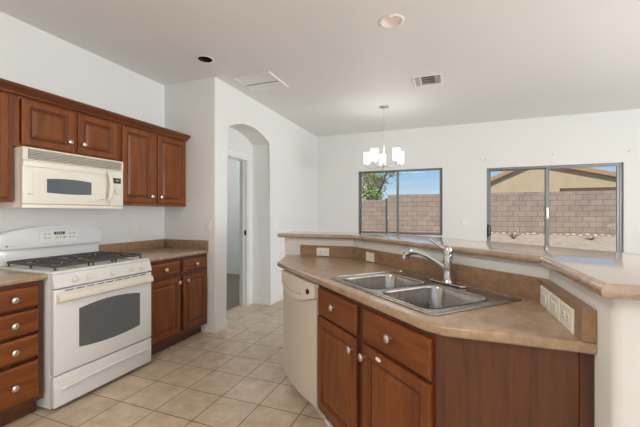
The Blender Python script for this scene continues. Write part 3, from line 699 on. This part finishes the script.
# dishwasher
r = diag_thing('dishwasher', 'bisque dishwasher with bowed front, left of the sink cabinet', 'dishwasher', -1.29, 0.3)
x0, x1 = -1.592, -0.987
def bow(x): u = (x-(x0+x1)/2)/((x1-x0)/2); return 0.006 - 0.030*(1-u*u)
df('tub', bx(x0+0.004, x1-0.004, 0.032, 0.60, 0.10, 0.870), M['black'], r, smooth=False)
def bowed(xa, xb, zf, zt, off, back, nx=24, nz=14):
    """bowed slab between the curves zf(x) and zt(x)"""
    q = NB(); F, Bk = [], []
    for i in range(nx+1):
        x = xa + (xb-xa)*i/nx; a, b = zf(x), zt(x)
        F.append([q.verts.new((x, bow(x)+off, a+(b-a)*j/nz)) for j in range(nz+1)]); Bk.append([q.verts.new((x, back, a+(b-a)*j/nz)) for j in range(nz+1)])
    for i in range(nx):
        for j in range(nz):
            q.faces.new((F[i][j], F[i+1][j], F[i+1][j+1], F[i][j+1])); q.faces.new((Bk[i][j], Bk[i][j+1], Bk[i+1][j+1], Bk[i+1][j]))
        q.faces.new((F[i][0], Bk[i][0], Bk[i+1][0], F[i+1][0])); q.faces.new((F[i][nz], F[i+1][nz], Bk[i+1][nz], Bk[i][nz]))
    for j in range(nz):
        q.faces.new((F[0][j], F[0][j+1], Bk[0][j+1], Bk[0][j])); q.faces.new((F[nx][j], Bk[nx][j], Bk[nx][j+1], F[nx][j+1]))
    return q
smile = lambda x: 0.782 - 0.052*(1-((x-(x0+x1)/2)/((x1-x0)/2))**2)
do_ = df('door', bowed(x0, x1, lambda x: 0.106, lambda x: smile(x)-0.003, 0.006, 0.030), M['bisque'], r)
cpn = df('control_panel', bowed(x0, x1, smile, lambda x: 0.868, -0.008, 0.030), M['bisque_panel'], r)
q = NB()
for k in range(8):
    x = x0 + 0.10 + k*0.045; z = smile(x)+0.035
    box(q, x, x+0.022, bow(x+.011)-0.0085, bow(x+.011)-0.003, z, z+0.009)
df('buttons', q, M['grey'], r, cpn, smooth=False)
q = NB(); xk = x1-0.075; front_disc(q, xk, bow(xk)-0.004, 0.812, [(0.017, 0), (0.016, 0.012), (0.011, 0.014)], 18)
df('dial', q, M['black'], r, cpn)['label'] = 'black round dial'
df('kick_plate', bx(x0+0.004, x1-0.004, 0.075, 0.09, 0.0, 0.0985), M['bisque'], r, smooth=False)
# the sink
r = diag_thing('kitchen_sink', 'stainless double bowl sink set into the angled countertop', 'sink', -0.5, 0.34, 0.914)
bowls = [(-0.868, -0.520, 0.105, 0.488), (-0.480, -0.130, 0.105, 0.488)]
rim = rrect(-0.930, -0.070, 0.062, 0.622, 0.03)
q = NB(); lo_ = []
q = slab(rim, 0.9143, 0.9205, 0.003, [rrect(*b, 0.065, 8) for b in bowls], 3)
ri = df('rim', q, M['steel'], r, angle=50)
# raised bead near the rim edge
q = NB(); tube(q, [Vector((x, y, 0.9205)) for x, y in rrect(-0.914, -0.086, 0.078, 0.606, 0.05, 6)], 0.0035, 8, closed=True)
df('bead', q, M['steel'], r, ri)
for b in bowls:
    q = NB(); rings = []
    prof = [(0.0, 0.9205), (-0.004, 0.9222), (0.002, 0.9205), (0.006, 0.908), (0.012, 0.78), (0.022, 0.752), (0.045, 0.740), (0.10, 0.736)]
    for ins, z in prof:
        rr_ = max(0.02, 0.065 - max(0, ins)*0.35)
        rings.append([q.verts.new((x, y, z)) for x, y in rrect(b[0]+ins, b[1]-ins, b[2]+ins, b[3]-ins, rr_, 8)])
    for A_, B_ in zip(rings, rings[1:]):
        for i in range(len(A_)): q.faces.new((A_[i], A_[(i+1) % len(A_)], B_[(i+1) % len(A_)], B_[i]))
    q.faces.new(rings[-1])
    bo_ = df('bowl', q, M['steel'], r, angle=60)
    cx, cy = (b[0]+b[1])/2, (b[2]+b[3])/2
    df('drain', lathe(NB(), [(0.044, 0.7365), (0.043, 0.7395), (0.034, 0.7395), (0.030, 0.7375), (0.012, 0.7375)], 22, Matrix.Translation((cx, cy, 0))), M['chrome'], r, bo_)
# the faucet
fx, fy = -0.462, 0.563
r = diag_thing('faucet', 'chrome single-lever pull-out faucet standing behind the double sink', 'faucet', fx, fy, 0.921)
q = slab([(fx+x*1.0, fy+y) for x, y in rrect(-0.125, 0.125, -0.028, 0.028, 0.027, 7)], 0.9212, 0.931, 0.005)
df('base_plate', q, M['chrome'], r)
q = lathe(NB(), [(0.031, 0.9312), (0.029, 0.937), (0.0245, 0.944), (0.0235, 1.0), (0.0255, 1.035), (0.0255, 1.075), (0.0235, 1.082)], 24, Matrix.Translation((fx, fy, 0)))
bd = df('body', q, M['chrome'], r)
q = lathe(NB(), [(0.0245, 1.0835), (0.0250, 1.100), (0.022, 1.118), (0.012, 1.129), (0.004, 1.131)], 24, Matrix.Translation((fx, fy, 0)))
df('handle_cap', q, M['chrome'], r)
q = NB(); P = smooth_path([(fx, fy-0.005, 1.108), (fx-0.022, fy-0.030, 1.122), (fx-0.045, fy-0.055, 1.146), (fx-0.064, fy-0.075, 1.164)], 6)
tube(q, P, [0.012 - 0.005*min(1, i/12) for i in range(len(P))], 12)
df('lever', q, M['chrome'], r)
q = NB(); P = smooth_path([(fx, fy, 1.000), (fx-0.030, fy-0.022, 1.025), (fx-0.072, fy-0.055, 1.058), (fx-0.108, fy-0.083, 1.081), (fx-0.132, fy-0.102, 1.089)], 7)
tube(q, P, [0.019 - 0.0035*math.sin(PI*i/(len(P)-1)) for i in range(len(P))], 14)
sp_ = df('spout', q, M['chrome'], r)
q = NB(); P = smooth_path([(fx-0.131, fy-0.101, 1.089), (fx-0.158, fy-0.121, 1.090), (fx-0.179, fy-0.137, 1.072), (fx-0.186, fy-0.142, 1.046)], 6)
tube(q, P, [0.0185 + 0.004*math.sin(PI*min(1, i/14)) for i in range(len(P))], 14)
df('spray_head', q, M['chrome'], r, sp_)

# ------------------------------------------------------------------ chandelier
cx, cy = -0.824, 4.687
r = thing('chandelier', 'five-shade nickel chandelier hanging from the ceiling before the window', 'chandelier', (cx, cy, H))
def cfin(name, q, m, parent=None, **kw):
    q.transform(Matrix.Translation((0, 0, -H))); return finish(name, q, m, parent or r, **kw)
cfin('canopy', lathe(NB(), [(0.066, 2.799), (0.066, 2.787), (0.058, 2.777), (0.020, 2.771), (0.008, 2.760)], 28), M['nickel'])
cfin('rod', lathe(NB(), [(0.0055, 2.759), (0.0055, 2.385), (0.0095, 2.384), (0.0095, 2.345), (0.0055, 2.344), (0.0055, 2.02)], 12), M['nickel'])
cfin('hub', lathe(NB(), [(0.006, 2.019), (0.018, 2.012), (0.026, 1.985), (0.020, 1.962), (0.010, 1.950), (0.012, 1.942), (0.003, 1.934)], 20), M['nickel'])
for k in range(5):
    a = math.radians(84 + 72*k) + 0.3626 
    ux, uy = math.cos(a), math.sin(a); R5 = 0.247
    q = NB(); P = smooth_path([(ux*0.02, uy*0.02, 1.975), (ux*0.10, uy*0.10, 1.948), (ux*0.20, uy*0.20, 1.946), (ux*0.238, uy*0.238, 1.960), (ux*R5, uy*R5, 1.982)], 6)
    tube(q, P, 0.0055, 10); am_ = cfin('arm', q, M['nickel'])
    mt = Matrix.Translation((ux*R5, uy*R5, 0))
    cfin('cup', lathe(NB(), [(0.006, 1.976), (0.022, 1.982), (0.024, 2.003), (0.020, 2.005)], 18, mt), M['nickel'], am_)
    sh = cfin('lamp_shade', lathe(NB(), [(0.018, 2.006), (0.046, 2.008), (0.050, 2.014), (0.051, 2.172), (0.0485, 2.172), (0.0475, 2.018), (0.018, 2.012)], 26, mt, cap=False), M['shade']); sh['label'] = 'lit frosted glass shade'
    lamp('chandelier_bulb', 'POINT', (cx+ux*R5, cy+uy*R5, 2.20), (0, 0, 0), 1.5, (1.0, 0.96, 0.9), shadow_soft_size=0.04)

# ------------------------------------------------------------------ ceiling fixtures
def can_light(name, label, x, y, rad, rim, baffle, lit):
    r = thing(name, label, 'ceiling light', (x, y, H))
    finish('trim_ring', lathe(NB(), [(rad-0.002, 0.0), (rad-0.002, -0.004), (rad+0.006, -0.007), (rad+rim-0.006, -0.005), (rad+rim, -0.001), (rad+rim, -0.0003)], 32, cap=False), M['plate_white'], r)
    finish('baffle', lathe(NB(), [(rad-0.003, -0.002), (rad-0.012, 0.05), (rad-0.022, 0.105), (0.002, 0.11)], 28, cap=False), M[baffle], r)
    if lit:
        finish('bulb', lathe(NB(), [(0.012, 0.106), (0.032, 0.092), (0.044, 0.070), (0.036, 0.056), (0.010, 0.049)], 20), M['bulb'], r)['label'] = 'lit bulb'
        lamp('can_lamp', 'POINT', (x, y, H+0.035), (0, 0, 0), 0.10, (1.0, 0.90, 0.84), shadow_soft_size=0.03)
    return r
can_light('recessed_light', 'unlit black recessed ceiling light above the kitchen corner', cans[0][0], cans[0][1], cans[0][2], 0.022, 'can_dark', False)
can_light('recessed_light', 'lit recessed ceiling light with pink glow, nearest the top edge', cans[1][0], cans[1][1], cans[1][2], 0.022, 'can', True)
# square ceiling diffuser beside the arch wall
r = thing('ceiling_vent', 'large white square ceiling vent panel beside the arched wall', 'vent', (-1.97, 3.328, H))
q = NB(); a = 0.228
for b in ((-a, a, -a, -a+.022), (-a, a, a-.022, a), (-a, -a+.022, -a+.022, a-.022), (a-.022, a, -a+.022, a-.022)): box(q, *b, -0.016, -0.0005, 0.003)
finish('frame', q, M['plate_white'], r, smooth=False)
for y0, y1 in ((-a+.024, -0.006), (0.006, a-.024)):
    q = yz_prism(NB(), [(y0, -0.004), (y0+.01, -0.0015), (y1, -0.0015), (y1, -0.006), (y1-.01, -0.017)], -a+.024, a-.024)
    finish('blade', q, M['plate_white'], r, smooth=False)
finish('crossbar', bx(-a+.022, a-.022, -0.006, 0.006, -0.019, -0.0015, 0.002), M['grey'], r, smooth=False)
# supply register near the chandelier
r = thing('ceiling_vent', 'small ceiling register with brown slotted centre, behind the lit recessed light', 'vent', (-0.2015, 3.93, H))
q = NB(); a, c = 0.158, 0.152
for b in ((-a, a, -c, -c+.025), (-a, a, c-.025, c), (-a, -a+.028, -c+.025, c-.025), (a-.028, a, -c+.025, c-.025)): box(q, *b, -0.010, -0.0005, 0.003)
finish('frame', q, M['plate_white'], r, smooth=False)
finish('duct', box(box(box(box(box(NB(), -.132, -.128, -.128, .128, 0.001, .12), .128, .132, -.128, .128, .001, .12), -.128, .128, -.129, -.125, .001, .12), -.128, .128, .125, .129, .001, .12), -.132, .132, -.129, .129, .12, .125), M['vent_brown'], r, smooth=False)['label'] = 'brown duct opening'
for s_ in (-1, 1):
    for k in range(3):
        x = s_*(0.078 + k*0.019); s_b = -s_
        q = NB(); v = [(x-0.008*s_b, -0.010), (x+0.008*s_b, 0.012), (x+0.0095*s_b, 0.011), (x-0.0065*s_b, -0.011)]
        A_ = [q.verts.new((p, -0.122, z)) for p, z in v]; B_ = [q.verts.new((p, 0.122, z)) for p, z in v]
        q.faces.new(A_); q.faces.new(list(reversed(B_)))
        for i in range(4): q.faces.new((A_[i], B_[i], B_[(i+1) % 4], A_[(i+1) % 4]))
        finish('louver', q, M['plate_white'], r, smooth=False)
for k in range(7):
    y = -0.10 + k*0.033
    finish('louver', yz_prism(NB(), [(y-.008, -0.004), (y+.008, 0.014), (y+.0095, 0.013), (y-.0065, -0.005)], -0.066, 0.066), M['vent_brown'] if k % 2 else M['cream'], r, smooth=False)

# ------------------------------------------------------------------ outlets and switches: local x to the right, front faces -y
def wall_plate(name, label, cat, loc, rz, w, h, kind, material='plate', group=None):
    r = thing(name, label, cat, loc, rz, group)
    finish('cover_plate', fpanel(NB(), -w/2, w/2, -h/2, h/2, -0.0065, 0.006, [(0, 0.003), (0.004, 0.0)]), M[material], r, smooth=False)
    hz = w > h
    if kind == 'outlet':
        for s_ in (-1, 1):
            px, pz = (s_*w*0.19, 0) if hz else (0, s_*h*0.19)
            q = xz_prism(NB(), rrect(px-0.0155, px+0.0155, pz-0.0155, pz+0.0155, 0.007, 3), -0.0085, -0.006)
            so = finish('socket', q, M[material], r, smooth=False)
            q = NB()
            for t_ in (-1, 1):
                if hz: box(q, px-0.004, px+0.006, -0.0092, -0.0084, t_*0.0062-0.0011, t_*0.0062+0.0011)
                else: box(q, px+t_*0.0062-0.0011, px+t_*0.0062+0.0011, -0.0092, -0.0084, pz-0.004, pz+0.006)
            finish('slots', q, M['slot'], so, smooth=False)
    else:
        a, b = (0.034, 0.0165) if hz else (0.0165, 0.034)
        q = NB(); box(q, -a, a, -0.0095, -0.006, -b, b, 0.002)
        finish('rocker', q, M[material], r, smooth=False)
    return r
wall_plate('outlet', 'ivory outlet lying sideways at the left end of the peninsula backsplash', 'outlet', (-1.063, 2.8775, 0.957), 0, 0.122, 0.072, 'outlet')
p = loc2(1.375, bs); wall_plate('outlet', 'ivory outlet on the angled backsplash, left of the faucet', 'outlet', (p[0], p[1], 0.955), RZ, 0.112, 0.072, 'outlet')
for lab, y, kd in (('ivory rocker switch plate nearest the sink on the short right backsplash', 1.655, 'switch'), ('middle ivory switch plate of three on the short right backsplash', 1.515, 'switch'), ('ivory duplex outlet nearest the counter end on the right backsplash', 1.378, 'outlet')):
    wall_plate('outlet' if kd == 'outlet' else 'light_switch', lab, 'outlet' if kd == 'outlet' else 'light switch', (0.387, y, 0.953), -PI/2, 0.130, 0.082, kd)
wall_plate('outlet', 'ivory wall outlet above the counter, right of the range', 'outlet', (XL, 2.605, 1.15), PI/2, 0.072, 0.117, 'outlet')
wall_plate('light_switch', 'ivory light switch on the narrow return wall above the counter', 'light switch', (-2.455, YC, 1.17), 0, 0.072, 0.117, 'switch')
wall_plate('light_switch', 'white light switch on the arched wall just right of the opening', 'light switch', (XA, 4.42, 1.16), PI/2, 0.072, 0.117, 'switch', 'plate_white')
wall_plate('outlet', 'white wide plate on the back wall between window and sliding door', 'outlet', (0.276, YB, 1.15), 0, 0.115, 0.117, 'switch', 'plate_white')
for lab, x, z in (('small curtain bracket above the left end of the sliding door', 0.577, 2.176), ('small curtain bracket above the middle of the sliding door', 1.50, 2.195), ('small curtain bracket above the right end of the sliding door', 2.433, 2.20)):
    r = thing('curtain_bracket', lab, 'bracket', (x, YB, z), 0, 'curtain brackets over the sliding door')
    finish('base', bx(-0.022, 0.022, -0.006, -0.0005, -0.018, 0.018, 0.002), M['plate_white'], r, smooth=False)
    finish('hook', tube(NB(), smooth_path([(0, -0.005, 0), (0, -0.05, 0.002), (0, -0.065, 0.012), (0, -0.06, 0.022)], 4), 0.0055, 8), M['nickel'], r)

# ------------------------------------------------------------------ the garden
GY = 14.8; GZ = 0.50
q = NB(); prof = [(YB+0.15, -0.10), (8.2, -0.10), (9.0, 0.42), (9.4, GZ), (42, GZ+0.02)]
for (ya, za), (yb, zb) in zip(prof, prof[1:]):
    v = [q.verts.new(p) for p in ((-14, ya, za), (18, ya, za), (18, yb, zb), (-14, yb, zb))]; q.faces.new(v)
struct('ground', q, M['gravel'], smooth=False)
struct('patio', bx(-4.5, 7, YB+0.15, 8.1, -0.14, -0.06), M['patio'], smooth=False)
struct('wall_garden', box(NB(), -2.43, 12, GY, GY+0.2, 0.3, 2.125), M['block'], smooth=False)
struct('wall_garden_low', box(NB(), -12, -2.60, GY+0.45, GY+0.65, 0.3, 1.93), M['block'], smooth=False)
tag(finish('wall_gap_shade', bx(-2.56, -2.48, GY+0.15, GY+0.24, 0.42, 1.98, 0.004), M['alu_dark'], loc=(-2.52, GY+0.2, 0.42), smooth=False), 'dark strip for the shade in the gap of the block wall', 'post')  # dark strip put in for the shade of the wall gap
# neighbour's house behind the garden wall: low gable
def gable(name, label, x0, x1, xr, ye, ze, zr, y0, y1, m):
    r = thing(name, label, 'house', ((x0+x1)/2, y0, GZ))
    q = NB(); T_ = Matrix.Translation((-(x0+x1)/2, -y0, -GZ))
    pts = [(x0, GZ), (x1, GZ), (x1, ze), (xr, zr), (x0, ze)]; xz_prism(q, pts, y0, y1); q.transform(T_); finish('wall', q, m, r, smooth=False)
    ov = 0.45; sl = (zr-ze)/(xr-x0); sr = (zr-ze)/(x1-xr)
    for side in (0, 1):
        (xa, za) = (x0-ov, ze-ov*sl) if side == 0 else (x1+ov, ze-ov*sr)
        q = NB(); xz_prism(q, [(xa, za+0.004), (xr, zr+0.004), (xr, zr+0.20), (xa, za+0.20)], y0-0.12, y1+0.35); q.transform(T_)
        rf = finish('roof_slope', q, M['rooftile'], r, smooth=False)
        q = NB(); xz_prism(q, [(xa, za), (xr, zr), (xr, zr+0.16), (xa, za+0.16)], y0-0.17, y0-0.122); q.transform(T_); finish('fascia', q, M['fascia'], rf, smooth=False)
    return r
gable('house', 'tan stucco house with low gable roof behind the block wall', 1.37, 7.95, 3.71, 0, 2.57, 3.65, 18.0, 26, M['stucco'])
gable('house', 'pinkish stucco house far behind the tree in the window', -12.5, -5.5, -9.5, 0, 4.2, 5.0, 24.2, 30, M['stucco_pink'])
r = thing('patio_cover', 'brown patio beam seen just above the garden wall', 'patio cover', (5.6, 16.4, GZ))
finish('beam', bx(-1.25, 1.9, -0.09, 0.09, 1.70, 1.84), M['beam'], r, smooth=False)
for x in (-1.1, 1.75): finish('post', bx(x-.07, x+.07, -.07, .07, 0, 1.70), M['beam'], r, smooth=False)
# tree
r = thing('tree', 'mesquite tree with loose green crown behind the low block wall', 'tree', (-3.35, 16.3, GZ))
q = NB(); rnd = random.Random(3)
forks = [(-0.15, 0.2, 1.3), (0.22, -0.1, 1.5), (-0.45, 0.1, 1.2)]
tips = []
for i, (dx, dy, h) in enumerate(forks):
    base = Vector((0.12*i-0.1, 0, 0.0)); mid = base + Vector((dx*0.5, dy*0.5, h)); top_ = base + Vector((dx*3.2, dy*3, h+1.5))
    P = smooth_path([base, mid, (mid+top_)/2 + Vector((0.05, 0, 0.05)), top_], 4); tube(q, P, [0.085-0.06*k/(len(P)-1) for k in range(len(P))], 7)
    for k in range(6):
        s0 = P[4+k] if 4+k < len(P) else P[-1]; d = Vector((rnd.uniform(-1, 1), rnd.uniform(-.8, .8), rnd.uniform(0.1, 0.9))); t_ = s0 + d*0.95
        tube(q, [s0, (s0+t_)/2 + Vector((0, 0, .06)), t_], [0.026, 0.017, 0.008], 5); tips.append((s0, t_))
finish('trunk', q, M['bark'], r)
q = NB()
for c in range(30):
    s0, t_ = tips[c % len(tips)]; ctr = s0.lerp(t_, rnd.uniform(0.5, 1.15)) + Vector((rnd.uniform(-.35, .35), rnd.uniform(-.4, .4), rnd.uniform(-0.25, .35)))
    for k in range(60):
        p = ctr + Vector((rnd.gauss(0, .22), rnd.gauss(0, .22), rnd.gauss(0, .15))); s_ = rnd.uniform(0.035, 0.085)
        a = Vector((rnd.uniform(-1, 1), rnd.uniform(-1, 1), rnd.uniform(-1, 1))).normalized(); b = a.orthogonal().normalized()
        q.faces.new([q.verts.new(p + a*s_), q.verts.new(p + b*s_*0.5), q.verts.new(p - a*s_), q.verts.new(p - b*s_*0.5)])
me = bpy.data.meshes.new('foliage'); q.to_mesh(me); q.free(); me.materials.append(M['leaf'])
fo = bpy.data.objects.new('foliage', me); COL.objects.link(fo); fo.parent = r
# stones along the foot of the wall and a dry bush on the gravel
rnd = random.Random(11)
for k in range(26):
    x = 1.0 + k*0.205 + rnd.uniform(-.012, .012); s_ = rnd.uniform(0.05, 0.085)
    q = NB(); bmesh.ops.create_icosphere(q, subdivisions=2, radius=s_)
    for v in q.verts: v.co *= rnd.uniform(0.86, 1.12); v.co.z *= 0.65
    ob = finish('rock', q, M['stone']); ob.location = (x, GY-0.16-rnd.uniform(0, .12), GZ+s_*0.45)
    tag(ob, 'pale stone in the row along the foot of the garden wall', 'rock', 'stones along the garden wall')
r = thing('dry_bush', 'small dry twiggy bush on the gravel beyond the sliding door', 'bush', (1.98, 12.2, GZ))
q = NB()
for k in range(26):
    a = rnd.uniform(0, 2*PI); l = rnd.uniform(0.12, 0.30); d = Vector((math.cos(a)*l, math.sin(a)*l, rnd.uniform(0.05, 0.24)))
    tube(q, [Vector((0, 0, 0)), d*0.55 + Vector((0, 0, .03)), d], [0.014, 0.010, 0.005], 5)
finish('twigs', q, M['twig'], r)
r = thing('dry_bush', 'low dry bush on the gravel at the right of the sliding door', 'bush', (4.05, 12.4, GZ))
q = NB()
for k in range(20):
    a = rnd.uniform(0, 2*PI); l = rnd.uniform(0.10, 0.34); d = Vector((math.cos(a)*l, math.sin(a)*l, rnd.uniform(0.03, 0.13)))
    tube(q, [Vector((0, 0, 0)), d*0.55 + Vector((0, 0, .03)), d], [0.014, 0.010, 0.005], 5)
finish('twigs', q, M['twig'], r)
